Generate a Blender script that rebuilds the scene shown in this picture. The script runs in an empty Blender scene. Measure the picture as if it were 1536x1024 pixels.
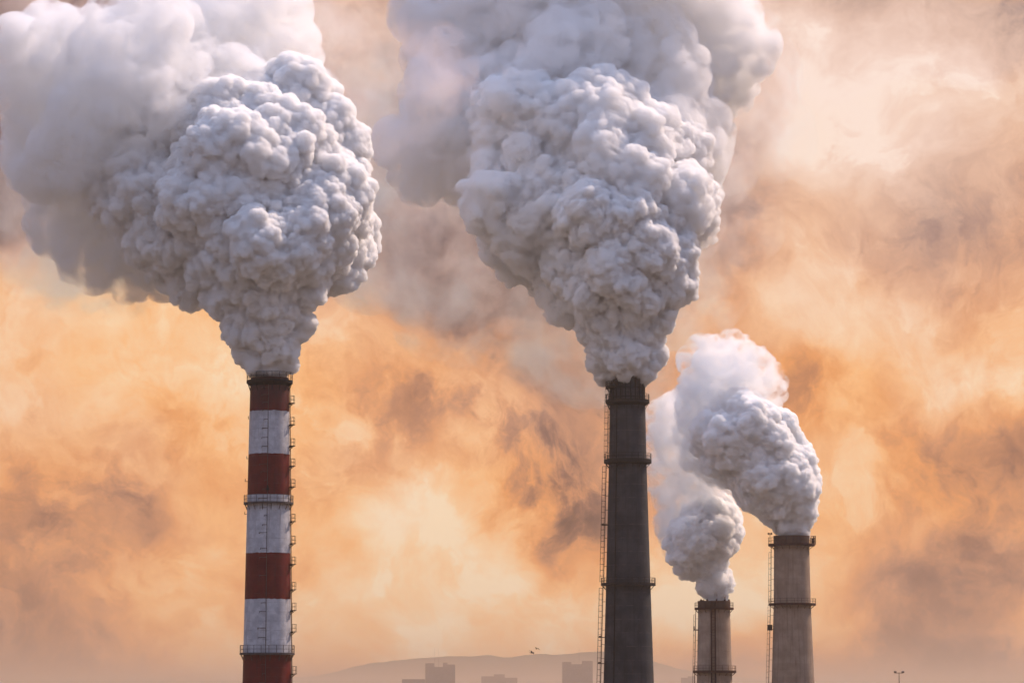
import bpy, bmesh, math, random, time
import numpy as np
from mathutils import Vector, Matrix
T0 = time.time()
R = math.radians
scene = bpy.context.scene
col = scene.collection

# ------------------------------------------------------------------ camera
F = 4500.0                       # focal length in photo pixels (1536 wide)
PITCH = math.atan(528 / F)
CAMZ = 20.0
cd = bpy.data.cameras.new('camera')
cam = bpy.data.objects.new('camera', cd)
col.objects.link(cam)
cd.sensor_width = 36.0
cd.lens = F / 1536 * 36.0
cd.clip_start = 0.5
cd.clip_end = 90000
cam.location = (0, 0, CAMZ)
cam.rotation_euler = (R(90) + PITCH, 0, 0)
scene.camera = cam
cp, sp = math.cos(PITCH), math.sin(PITCH)

def ray(px, py):
    a, b = (px - 768) / F, (512 - py) / F
    return Vector((a, cp - b * sp, sp + b * cp))

def at(px, py, Y):
    """the point of the world that stands Y metres in front and shows at px, py of the photograph"""
    r = ray(px, py)
    return Vector((0, 0, CAMZ)) + r * (Y / r.y)

# ------------------------------------------------------------------ node helper
class NT:
    def __init__(s, nt):
        s.nt = nt
    def n(s, kind, ins=None, **kw):
        nd = s.nt.nodes.new(kind)
        for k, v in kw.items():
            setattr(nd, k, v)
        for k, v in (ins or {}).items():
            i = nd.inputs[k]
            if hasattr(v, 'node'):
                s.nt.links.new(v, i)
            else:
                i.default_value = v
        return nd
    def math(s, op, a, b=0.0, c=0.0, clamp=False):
        return s.n('ShaderNodeMath', {0: a, 1: b, 2: c}, operation=op, use_clamp=clamp).outputs[0]
    def vec(s, op, a, b=(0, 0, 0), c=None):
        ins = {0: a, 1: b}
        if c is not None:
            ins[2] = c
        nd = s.n('ShaderNodeVectorMath', ins, operation=op)
        return nd.outputs['Value'] if op in ('LENGTH', 'DOT_PRODUCT') else nd.outputs[0]
    def noise(s, v, scale, detail=4, rough=.5, dist=0.0, color=False):
        nd = s.n('ShaderNodeTexNoise', {'Vector': v, 'Scale': scale, 'Detail': detail, 'Roughness': rough, 'Distortion': dist})
        return nd.outputs['Color'] if color else nd.outputs[0]
    def mr(s, v, a, b, c=0.0, d=1.0, mode='SMOOTHSTEP'):
        return s.n('ShaderNodeMapRange', {0: v, 1: a, 2: b, 3: c, 4: d}, interpolation_type=mode).outputs[0]
    def mix(s, f, a, b, mode='MIX'):
        nd = s.n('ShaderNodeMix', data_type='RGBA', blend_type=mode)
        for k, v in ((0, f), (6, a), (7, b)):
            if hasattr(v, 'node'):
                s.nt.links.new(v, nd.inputs[k])
            else:
                nd.inputs[k].default_value = v
        return nd.outputs[2]
    def ramp(s, v, stops, mode='LINEAR'):
        nd = s.n('ShaderNodeValToRGB', {0: v})
        cr = nd.color_ramp
        cr.interpolation = mode
        while len(cr.elements) < len(stops):
            cr.elements.new(.5)
        for e, (p, c) in zip(cr.elements, stops):
            e.position = p
            e.color = c
        return nd.outputs[0]

def zat(py, Y):
    return at(768, py, Y).z

Y1, Y2, Y3, Y4 = 409.0, 470.0, 600.0, 616.0

def lin(r, g, b, k=1.0):
    f = lambda c: ((c / 255 + .055) / 1.055) ** 2.4 if c > 10 else c / 255 / 12.92
    return (f(r) * k, f(g) * k, f(b) * k, 1)

# ------------------------------------------------------------------ sky
SUN_AZ, SUN_EL = R(54), R(50)      # azimuth from +Y towards +X
world = bpy.data.worlds.new("World")
scene.world = world
world.use_nodes = True
W = NT(world.node_tree)
world.node_tree.nodes.clear()
tc = W.n('ShaderNodeTexCoord').outputs['Generated']
sky = W.n('ShaderNodeTexSky', sky_type='NISHITA', sun_disc=False, sun_elevation=SUN_EL, sun_rotation=SUN_AZ,
          air_density=1.0, dust_density=2.5, ozone_density=2.0)
# smoke and cloud drifting over the whole sky, built from turbulence on the direction
wA = W.noise(tc, 9.0, 3, .5, 0.0, True)
wA = W.vec('SUBTRACT', wA, (.5, .5, .5))
d1 = W.vec('MULTIPLY_ADD', wA, (.050, .050, .050), tc)
wB = W.vec('SUBTRACT', W.noise(d1, 34.0, 3, .55, 0.0, True), (.5, .5, .5))
d2 = W.vec('MULTIPLY_ADD', wB, (.018, .018, .018), d1)
wC = W.vec('SUBTRACT', W.noise(d2, 120.0, 3, .6, 0.0, True), (.5, .5, .5))
d3 = W.vec('MULTIPLY_ADD', wC, (.0050, .0050, .0050), d2)
# the banks of smoke: centre (as a direction), half widths, change of brightness, of greyness, of broken dark wisps
BANKS = [
    (690, 790, 230, 190, .30, -.10, -.35), (650, 940, 420, 90, .16, -.22, -.45), (250, 900, 260, 130, .02, -.1, 0),
    (170, 470, 190, 110, .16, -.30, -.35), (330, 560, 160, 90, .14, -.30, -.2), (520, 560, 180, 100, .08, -.15, .1),
    (40, 320, 190, 75, -.50, .22, .3), (0, 210, 110, 130, -.20, .55, .0), (60, 60, 330, 140, -.40, .85, .4),
    (10, 990, 150, 130, -.38, .20, .1), (110, 840, 110, 110, -.16, .10, .2), (150, 740, 120, 60, -.10, .10, .3),
    (620, 400, 190, 80, -.30, .16, .5), (640, 250, 150, 160, -.26, .60, .35), (580, 130, 150, 170, .05, .55, 0),
    (770, 410, 120, 70, -.34, .12, .5), (780, 610, 170, 130, -.24, .05, .9), (720, 560, 90, 70, -.04, 0, .6),
    (760, 720, 90, 60, -.06, -.10, .9), (860, 690, 70, 130, -.20, .15, .6), (850, 790, 70, 60, -.14, -.10, .9),
    (1110, 230, 90, 160, -.36, .30, .5), (1120, 360, 90, 80, -.18, -.05, .5), (1300, 190, 280, 130, .36, .45, -.3),
    (1190, 60, 220, 80, .16, .5, 0), (1440, 40, 230, 70, -.04, .6, .2), (1440, 360, 130, 110, -.10, .25, .1),
    (1170, 410, 110, 90, .26, .0, -.2), (1310, 480, 150, 90, .22, .0, -.2), (1180, 570, 120, 50, -.12, -.45, .4),
    (1480, 580, 100, 60, .22, .10, -.1), (1500, 690, 120, 70, -.14, .0, .4), (1330, 690, 120, 80, .10, -.05, .1),
    (1450, 850, 180, 80, -.30, .25, .1), (1440, 1010, 260, 70, -.32, .30, .3), (1280, 960, 100, 50, -.02, -.10, .2),
    (1010, 660, 50, 130, -.18, .40, .3), (1120, 830, 140, 120, .28, -.10, -.5), (1010, 880, 90, 90, .18, -.15, -.5),
    (1100, 980, 110, 40, -.16, .05, .2), (340, 690, 90, 90, .10, -.05, 0), (520, 640, 90, 90, .02, .05, .6),
    (620, 760, 110, 60, .10, 0, -.2), (60, 620, 160, 60, .10, .15, .2), (480, 480, 80, 50, .05, .1, .2),
]
acc = None
for (bx, by, hx, hy, dv, dh, dw) in BANKS:
    c = ray(bx, by).normalized()
    q = W.vec('SUBTRACT', d2, tuple(c))
    q = W.vec('MULTIPLY', q, (F / hx, 0.0, F / hy))
    m = W.mr(W.vec('LENGTH', q), 0.0, 1.7, 1.0, 0.0)
    comb = W.n('ShaderNodeCombineXYZ', {0: m, 1: m, 2: m}).outputs[0]
    acc = W.vec('MULTIPLY_ADD', comb, (dv, dh, dw), acc if acc is not None else (.60, .24, .45))
sep = W.n('ShaderNodeSeparateXYZ', {0: acc})
f1 = W.noise(W.vec('MULTIPLY', d2, (1, 1, 1.25)), 22.0, 6, .55, .0)
f2 = W.noise(d3, 50.0, 8, .66, .0)
f3 = W.noise(W.vec('ADD', d1, (3, 1, 2)), 15.0, 4, .5, .0)
f4 = W.noise(W.vec('ADD', d3, (5, 3, 2)), 30.0, 7, .62, .0)
f5 = W.noise(W.vec('ADD', d3, (1, 7, 4)), 42.0, 7, .60, .0)
v = W.math('MULTIPLY_ADD', W.math('SUBTRACT', f1, .5), .58, sep.outputs[0])
v = W.math('MULTIPLY_ADD', W.math('SUBTRACT', f2, .5), .62, v)
# torn darker wisps and brighter puffs, each with one firm edge
dark = W.math('MULTIPLY', W.mr(f4, .46, .63), sep.outputs[2])
v = W.math('MULTIPLY_ADD', dark, -.24, v)
v = W.math('MULTIPLY_ADD', W.mr(f5, .52, .60), .085, v)
sx = W.n('ShaderNodeSeparateXYZ', {0: tc})
h = W.math('MULTIPLY_ADD', W.math('SUBTRACT', f3, .5), .8, sep.outputs[1])
h = W.math('ADD', h, W.mr(sx.outputs[2], ray(0, 780).normalized().z, ray(0, 60).normalized().z, -.16, .30))
h = W.math('MULTIPLY_ADD', dark, .10, h, clamp=True)
warm = W.ramp(v, [(.0, lin(112, 76, 60)), (.22, lin(160, 108, 80)), (.40, lin(208, 140, 94)), (.55, lin(238, 160, 98)),
                  (.72, lin(253, 187, 126)), (.90, lin(255, 212, 166)), (1., lin(255, 226, 190))])
cool = W.ramp(v, [(.0, lin(98, 82, 84)), (.22, lin(136, 116, 116)), (.40, lin(176, 148, 140)), (.55, lin(206, 172, 156)),
                  (.72, lin(228, 192, 174)), (.90, lin(246, 214, 198)), (1., lin(255, 230, 216))])
front = W.mix(h, warm, cool)
# away from the sunset the cloud deck is pale and cool, with clear sky between
deck = W.ramp(f3, [(.30, lin(112, 132, 178)), (.7, lin(184, 199, 232))])
nish = W.vec('SCALE', sky.outputs[0]); world.node_tree.nodes[-1].inputs['Scale'].default_value = .07
rear = W.mix(.80, nish, deck)
deck_up = W.vec('SCALE', rear); world.node_tree.nodes[-1].inputs['Scale'].default_value = 1.85
rear = W.mix(W.mr(sx.outputs[2], .2, .9), rear, deck_up)
rear = W.mix(W.mr(sx.outputs[2], -.05, .55), lin(146, 122, 118), rear)
facing = W.mr(sx.outputs[1], .10, .80)
low = W.mr(sx.outputs[2], .30, .62, 1.0, 0.0)
fin = W.mix(W.math('MULTIPLY', facing, low), rear, front)
bg = W.n('ShaderNodeBackground', {'Color': fin, 'Strength': 1.0})
W.n('ShaderNodeOutputWorld', {'Surface': bg.outputs[0]})
world.cycles.sampling_method = 'NONE'

# ------------------------------------------------------------------ sun
sd = bpy.data.lights.new('sun', 'SUN')
sd.energy = 5.0
sd.angle = R(.5)
sd.color = (1.0, .76, .61)
sun = bpy.data.objects.new('sun', sd)
col.objects.link(sun)
sv = Vector((math.sin(SUN_AZ) * math.cos(SUN_EL), math.cos(SUN_AZ) * math.cos(SUN_EL), math.sin(SUN_EL)))
sun.rotation_euler = sv.to_track_quat('Z', 'Y').to_euler()

scene.view_settings.view_transform = 'Standard'
scene.view_settings.look = 'None'
scene.view_settings.exposure = 0
scene.view_settings.gamma = 1
cy = scene.cycles
cy.max_bounces = 48
cy.diffuse_bounces = 3
cy.glossy_bounces = 2
cy.transmission_bounces = 2
cy.volume_bounces = 22
cy.volume_max_steps = 96
cy.transparent_max_bounces = 24
cy.use_denoising = True
cy.use_adaptive_sampling = True
cy.adaptive_threshold = 0.035
cy.sample_clamp_indirect = 6

# ------------------------------------------------------------------ object helpers
def tag(o, label=None, cat=None, group=None, kind=None):
    for k, v in (('label', label), ('category', cat), ('group', group), ('kind', kind)):
        if v:
            o[k] = v
    return o

def empty(name, loc):
    o = bpy.data.objects.new(name, None)
    o.location = loc
    o.empty_display_size = .5
    col.objects.link(o)
    return o

def link_mesh(name, me, mat, parent=None, smooth=False):
    o = bpy.data.objects.new(name, me)
    if mat:
        me.materials.append(mat)
    col.objects.link(o)
    if parent:
        o.parent = parent
    if smooth:
        me.polygons.foreach_set('use_smooth', [True] * len(me.polygons))
    return o

def obj(name, bm, mat, parent=None, smooth=False):
    me = bpy.data.meshes.new(name)
    bmesh.ops.recalc_face_normals(bm, faces=bm.faces)
    bm.to_mesh(me)
    bm.free()
    return link_mesh(name, me, mat, parent, smooth)

def box(bm, c, size, rz=0.0, rx=0.0):
    m = Matrix.Translation(c) @ Matrix.Rotation(rz, 4, 'Z') @ Matrix.Rotation(rx, 4, 'X') @ Matrix.Diagonal((size[0], size[1], size[2], 1))
    return bmesh.ops.create_cube(bm, size=1.0, matrix=m)

def rod(bm, a, b, r, seg=6):
    a, b = Vector(a), Vector(b)
    d = b - a
    m = Matrix.Translation((a + b) / 2) @ d.to_track_quat('Z', 'Y').to_matrix().to_4x4()
    bmesh.ops.create_cone(bm, cap_ends=True, segments=seg, radius1=r, radius2=r, depth=d.length, matrix=m)

def lathe(bm, prof, seg=64, a0=0.0, a1=2 * math.pi):
    """prof: closed list of (radius, z)"""
    full = abs(a1 - a0 - 2 * math.pi) < 1e-6
    n = seg if full else seg + 1
    rings = []
    for i in range(n):
        a = a0 + (a1 - a0) * i / seg
        rings.append([bm.verts.new((r * math.cos(a), r * math.sin(a), z)) for r, z in prof])
    k = len(prof)
    for i in range(seg):
        A, B = rings[i], rings[(i + 1) % n]
        for j in range(k):
            bm.faces.new((A[j], B[j], B[(j + 1) % k], A[(j + 1) % k]))
    if not full:
        bm.faces.new(rings[0])
        bm.faces.new(list(reversed(rings[-1])))

def torus(bm, rad, z, t, seg=48, a0=0.0, a1=2 * math.pi):
    lathe(bm, [(rad + t * math.cos(q), z + t * math.sin(q)) for q in (R(45), R(135), R(225), R(315))], seg, a0, a1)

# ------------------------------------------------------------------ materials
def new_mat(name):
    m = bpy.data.materials.new(name)
    m.use_nodes = True
    m.node_tree.nodes.clear()
    return m, NT(m.node_tree)

def finish(m, N, color, rough=.8, height=None, strength=.3, dist=.05, metallic=0.0):
    ins = {'Base Color': color, 'Roughness': rough, 'Metallic': metallic, 'Specular IOR Level': .2}
    if height is not None:
        ins['Normal'] = N.n('ShaderNodeBump', {'Height': height, 'Strength': strength, 'Distance': dist}).outputs[0]
    b = N.n('ShaderNodeBsdfPrincipled', ins)
    N.n('ShaderNodeOutputMaterial', {'Surface': b.outputs[0]})
    return m

def streaks(N, co, around=6.0, down=.25, detail=4):
    return N.noise(N.vec('MULTIPLY', co, (around, around, down)), 1.0, detail, .6)

def painted_shaft_mat(bands):
    """weathered red and white aviation bands; bands: z values where the colour changes, from the bottom, red first"""
    m, N = new_mat('painted_concrete')
    co = N.n('ShaderNodeTexCoord').outputs['Object']
    z = N.n('ShaderNodeSeparateXYZ', {0: co}).outputs[2]
    edge = N.math('MULTIPLY_ADD', N.math('SUBTRACT', N.noise(co, 2.2, 5, .65), .5), .42, z)
    s = None
    for i, b in enumerate(bands):
        g = N.math('GREATER_THAN', edge, b)
        g = g if i % 2 == 0 else N.math('MULTIPLY', g, -1.0)
        s = g if s is None else N.math('ADD', s, g)
    st = streaks(N, co, 2.6, .10)
    bl = N.noise(co, .8, 5, .6)
    white = N.mix(N.mr(bl, .35, .7), (.40, .40, .425, 1), (.56, .56, .585, 1))
    white = N.mix(N.mr(st, .52, .75), white, (.36, .34, .35, 1))
    red = N.mix(N.mr(bl, .3, .7), (.100, .0065, .006, 1), (.145, .012, .009, 1))
    red = N.mix(N.mr(st, .50, .78), red, (.055, .012, .010, 1))
    c = N.mix(s, red, white)
    # lift joints of the shuttering and panel seams
    j = N.math('PINGPONG', z, .62)
    jl = N.mr(j, 0.0, .045, 1.0, 0.0)
    br = N.noise(N.vec('MULTIPLY', co, (1.5, 1.5, .4)), 1.0, 2, .5)
    jl = N.math('MULTIPLY', jl, N.mr(br, .42, .6, 0.0, .45))
    c = N.mix(jl, c, (.09, .07, .07, 1))
    wav = N.math('MULTIPLY_ADD', N.noise(N.vec('MULTIPLY', co, (1.6, 1.6, .12)), 1.0, 4, .6), 6.0, z)
    c = N.mix(N.mr(wav, zat(640, Y1) + 3, zat(572, Y1) + 3.6, 0.0, .72), c, (.035, .026, .026, 1))
    for py in (755, 980):
        run = N.mr(N.math('SUBTRACT', zat(py, Y1), N.math('MULTIPLY_ADD', streaks(N, co, 3.4, .05, 3), -5.5, z)), 3.6, 1.4)
        below = N.math('LESS_THAN', z, zat(py, Y1))
        c = N.mix(N.math('MULTIPLY', N.math('MULTIPLY', run, below), .55), c, (.13, .055, .030, 1))
    rust = N.math('MULTIPLY', N.mr(streaks(N, co, 5.0, .22, 3), .64, .74), N.mr(br, .45, .7))
    c = N.mix(N.math('MULTIPLY', rust, .6), c, (.16, .06, .03, 1))
    return finish(m, N, c, .62, N.math('ADD', N.noise(co, 9.0, 5, .6), N.math('MULTIPLY', jl, -1.5)), .25, .04)

def concrete_mat(name, a, b, dirt, rust, lift=1.1, rust_amt=.5, joint=.25, light_joint=None):
    m, N = new_mat(name)
    co = N.n('ShaderNodeTexCoord').outputs['Object']
    z = N.n('ShaderNodeSeparateXYZ', {0: co}).outputs[2]
    bl = N.noise(co, .45, 6, .62)
    c = N.mix(N.mr(bl, .33, .68), a, b)
    c = N.mix(N.math('MULTIPLY', N.mr(streaks(N, co, 2.2, .07), .48, .74), .55), c, dirt)
    # each lift of shuttering has its own tone
    fl = N.math('FLOOR', N.math('DIVIDE', z, lift))
    wn = N.n('ShaderNodeTexWhiteNoise', {'W': fl}, noise_dimensions='1D').outputs[0]
    c = N.mix(N.mr(wn, 0.0, 1.0, 0.0, .22, 'LINEAR'), c, dirt)
    j = N.mr(N.math('PINGPONG', z, lift), 0.0, .05, 1.0, 0.0)
    br = N.noise(N.vec('MULTIPLY', co, (.9, .9, .5)), 1.0, 3, .6)
    c = N.mix(N.math('MULTIPLY', j, N.mr(br, .4, .65, 0.0, joint * 2)), c, light_joint or dirt)
    ru = N.math('MULTIPLY', N.mr(streaks(N, co, 4.0, .12, 3), .60, .74), N.mr(br, .38, .7))
    c = N.mix(N.math('MULTIPLY', ru, rust_amt), c, rust)
    return finish(m, N, c, .9, N.math('MULTIPLY_ADD', j, -.6, N.noise(co, 6.0, 6, .65)), .35, .06)

def metal_mat(name, a, b, rough=.65):
    m, N = new_mat(name)
    co = N.n('ShaderNodeTexCoord').outputs['Object']
    c = N.mix(N.mr(N.noise(co, 3.0, 5, .65), .4, .65), a, b)
    return finish(m, N, c, rough, N.noise(co, 14, 3, .6), .2, .02)

M_dark = metal_mat('dark_steel', (.012, .011, .012, 1), (.035, .022, .018, 1))
M_grey = metal_mat('grey_steel', (.060, .052, .050, 1), (.12, .085, .07, 1))
M_rust = metal_mat('rusty_steel', (.030, .011, .010, 1), (.085, .024, .015, 1), .8)
M_black = metal_mat('sooty_steel', (.006, .006, .007, 1), (.016, .013, .012, 1), .75)

# ------------------------------------------------------------------ plumes
def smoke_mat(name, density, color=(.985, .985, .99, 1), skin=.0, soft_color=(.9, .9, .9, 1), aniso=0.0):
    m, N = new_mat(name)
    tr = N.n('ShaderNodeBsdfTransparent').outputs[0]
    df = N.n('ShaderNodeBsdfDiffuse', {'Color': soft_color, 'Roughness': 1.0}).outputs[0]
    mx = N.n('ShaderNodeMixShader', {0: skin, 1: tr, 2: df}).outputs[0]
    vs = N.n('ShaderNodeVolumeScatter', {'Color': color, 'Density': density, 'Anisotropy': aniso}).outputs[0]
    N.n('ShaderNodeOutputMaterial', {'Surface': mx, 'Volume': vs})
    m.cycles.homogeneous_volume = True
    return m

def wispy_mat(name, density, color, scale, lo=.40, hi=.62, step=.25):
    """thinning smoke: turbulence tears the density into shreds and gaps"""
    m, N = new_mat(name)
    co = N.n('ShaderNodeTexCoord').outputs['Object']
    w = N.vec('SUBTRACT', N.noise(co, scale * .8, 1, .5, 0.0, True), (.5, .5, .5))
    q = N.vec('MULTIPLY_ADD', w, (1.2 / scale,) * 3, co)
    d = N.math('MULTIPLY', N.mr(N.noise(q, scale, 5, .64), lo, hi), density)
    tr = N.n('ShaderNodeBsdfTransparent').outputs[0]
    df = N.n('ShaderNodeBsdfDiffuse', {'Color': (.9, .9, .9, 1)}).outputs[0]
    mx = N.n('ShaderNodeMixShader', {0: 0.0, 1: tr, 2: df}).outputs[0]
    vs = N.n('ShaderNodeVolumeScatter', {'Color': color, 'Density': d}).outputs[0]
    N.n('ShaderNodeOutputMaterial', {'Surface': mx, 'Volume': vs})
    m.cycles.volume_step_rate = step
    m.cycles.volume_sampling = 'DISTANCE'
    return m

def hash3(ix, iy, iz, seed):
    h = (ix.astype(np.int64) * 73856093) ^ (iy.astype(np.int64) * 19349663) ^ (iz.astype(np.int64) * 83492791) ^ (seed * 2654435761)
    h &= 0xffffffff
    h ^= h >> 16; h = (h * 0x45d9f3b) & 0xffffffff; h ^= h >> 16; h = (h * 0x45d9f3b) & 0xffffffff; h ^= h >> 16
    return h

def billow(p, seed):
    """1 at a cell's centre falling like a dome to the creases between cells"""
    n = len(p)
    out = np.empty(n, np.float32)
    for s in range(0, n, 200000):
        q = p[s:s + 200000]
        b = np.floor(q).astype(np.int64)
        f = (q - b).astype(np.float32)
        best = np.full(len(q), 9.0, np.float32)
        for dx in (-1, 0, 1):
            for dy in (-1, 0, 1):
                for dz in (-1, 0, 1):
                    h = hash3(b[:, 0] + dx, b[:, 1] + dy, b[:, 2] + dz, seed)
                    ox = dx + (h & 1023) / 1023.0 - f[:, 0]
                    oy = dy + ((h >> 10) & 1023) / 1023.0 - f[:, 1]
                    oz = dz + ((h >> 20) & 1023) / 1023.0 - f[:, 2]
                    np.minimum(best, ox * ox + oy * oy + oz * oz, out=best, casting='unsafe')
        out[s:s + 200000] = 1.0 - best * 1.35
    return out

def vnoise(p, seed):
    b = np.floor(p).astype(np.int64)
    f = p - b
    f = f * f * (3 - 2 * f)
    r = 0
    for dx in (0, 1):
        for dy in (0, 1):
            for dz in (0, 1):
                w = (f[:, 0] if dx else 1 - f[:, 0]) * (f[:, 1] if dy else 1 - f[:, 1]) * (f[:, 2] if dz else 1 - f[:, 2])
                r = r + w * ((hash3(b[:, 0] + dx, b[:, 1] + dy, b[:, 2] + dz, seed) & 65535) / 65535.0)
    return r * 2 - 1

_ico = {}
def ico(sub):
    if sub not in _ico:
        bm = bmesh.new()
        bmesh.ops.create_icosphere(bm, subdivisions=sub, radius=1.0)
        _ico[sub] = (np.array([v.co[:] for v in bm.verts], np.float32), np.array([[v.index for v in f.verts] for f in bm.faces], np.int32))
        bm.free()
    return _ico[sub]

def rand_dirs(rng, n):
    d = rng.normal(size=(n, 3))
    return d / np.linalg.norm(d, axis=1, keepdims=True)

def grow(prim, rng, n2=14, k2=(.28, .50), n3=7, k3=(.30, .50), rmin=1.2):
    """puffs on puffs: prim is (n, 4) of x, y, z, r; returns all of them, those buried deep left out"""
    out = [prim]
    src = prim
    for n, k in ((n2, k2), (n3, k3)):
        if n == 0:
            break
        d = rand_dirs(rng, len(src) * n)
        rep = np.repeat(src, n, axis=0)
        r = rep[:, 3] * rng.uniform(k[0], k[1], len(rep))
        c = rep[:, :3] + d * (rep[:, 3:4] - r[:, None] * .15)
        new = np.concatenate([c, r[:, None]], 1)
        new = new[r > rmin]
        keep = np.ones(len(new), bool)
        for p in prim:
            dd = np.linalg.norm(new[:, :3] - p[:3], axis=1)
            keep &= ~(dd + new[:, 3] * .6 < p[3] * .97)
        src = new[keep]
        out.append(src)
    return np.concatenate(out)

def voxel_remesh(me, voxel, smooth_it=0):
    o = bpy.data.objects.new('puffs', me)
    col.objects.link(o)
    md = o.modifiers.new('r', 'REMESH'); md.mode = 'VOXEL'; md.voxel_size = voxel; md.adaptivity = 0
    if smooth_it:
        sm = o.modifiers.new('s', 'SMOOTH'); sm.factor = .5; sm.iterations = smooth_it
    dg = bpy.context.evaluated_depsgraph_get()
    new = bpy.data.meshes.new_from_object(o.evaluated_get(dg))
    bpy.data.objects.remove(o); bpy.data.meshes.remove(me)
    return new

def get(me, what):
    a = np.empty(len(me.vertices) * 3, np.float32)
    me.vertices.foreach_get(what, a)
    return a.reshape(-1, 3)

def spheres_mesh(sph, V0=None, F0=None, big=14.0, voxel=1.0):
    """one mesh of many overlapping spheres, added to an existing mesh's vertices and triangles"""
    vs, fs, off = [], [], 0
    if V0 is not None:
        vs.append(V0); fs.append(F0); off = len(V0)
    for sub, sel in ((3, sph[:, 3] > voxel * big), (2, (sph[:, 3] <= voxel * big) & (sph[:, 3] > voxel * 3.2)), (1, sph[:, 3] <= voxel * 3.2)):
        q = sph[sel]
        if not len(q):
            continue
        V, Fc = ico(sub)
        vv = (V[None] * q[:, None, 3:4] + q[:, None, :3]).reshape(-1, 3)
        ff = (Fc[None] + (np.arange(len(q)) * len(V))[:, None, None]).reshape(-1, 3) + off
        vs.append(vv.astype(np.float32)); fs.append(ff.astype(np.int32)); off += len(vv)
    V, Fc = np.concatenate(vs), np.concatenate(fs)
    me = bpy.data.meshes.new('puffs')
    me.vertices.add(len(V)); me.vertices.foreach_set('co', V.ravel())
    me.loops.add(Fc.size); me.loops.foreach_set('vertex_index', Fc.ravel())
    me.polygons.add(len(Fc)); me.polygons.foreach_set('loop_start', np.arange(len(Fc), dtype=np.int32) * 3)
    me.update(calc_edges=True)
    return me

def tris(me):
    me.calc_loop_triangles()
    a = np.empty(len(me.loop_triangles) * 3, np.int32)
    me.loop_triangles.foreach_get('vertices', a)
    return a.reshape(-1, 3)

def puff_mesh(sph, voxel, rounds, apex, seed=1, warp=((.30, .050), (.11, .022)), view=None):
    """union of the puffs; then, round after round, smaller puffs sprout all over its surface, each round's size
    growing with the distance from the apex as the turbulence of a rising plume does; sheared by turbulence in between.
    rounds: (radius as a share of that distance, cover, rise)"""
    rng = np.random.default_rng(seed + 1000)
    new = voxel_remesh(spheres_mesh(sph, voxel=voxel), voxel * 1.3, 1)
    apex = np.array(apex)
    def local(co, cell):
        z = np.maximum(np.linalg.norm(co - apex, axis=1), 1e-3)
        return z, np.stack([(co[:, 0] - apex[0]) / z, (co[:, 1] - apex[1]) / z, np.log(z)], 1) / cell
    def shear(me, cell, amp, k0):
        co = get(me, 'co')
        z, q = local(co, cell)
        w = np.stack([vnoise(q + 11 * k, seed + 57 * k + k0) for k in range(3)], 1)
        me.vertices.foreach_set('co', (co + w * (z * amp)[:, None]).astype(np.float32).ravel()); me.update()
    for i, (cell, amp) in enumerate(warp):
        shear(new, cell, amp, i)
    for i, (rad, cover, rise) in enumerate(rounds):
        co, no = get(new, 'co'), get(new, 'normal')
        z, q = local(co, rad * 5)
        r = rad * z
        mod = vnoise(q, seed + 77 + i)                     # calmer and rougher stretches
        p = cover * (1 + .55 * mod) * voxel * voxel * (1.5 if i == 0 else 1.0) / (math.pi * r * r)
        pick = rng.uniform(size=len(co)) < p
        c, n_, rr, mm = co[pick], no[pick], r[pick], mod[pick]
        rr = rr * rng.lognormal(-.05, .45, len(rr)).clip(.4, 2.4)
        keep = rr > voxel * 1.3
        c, n_, rr, mm = c[keep], n_[keep], rr[keep], mm[keep]
        sink = (1 - rise * (1 + .35 * mm)) * rr
        s4 = np.concatenate([c - n_ * sink[:, None], rr[:, None]], 1)
        me = spheres_mesh(s4, get(new, 'co'), tris(new), voxel=voxel)
        bpy.data.meshes.remove(new)
        new = voxel_remesh(me, voxel, 0)
        if i < len(rounds) - 1:
            shear(new, rad * 1.6, rad * .34, 9 + i)
    print('puff mesh', len(new.vertices), round(time.time() - T0, 1))
    return new

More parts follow.
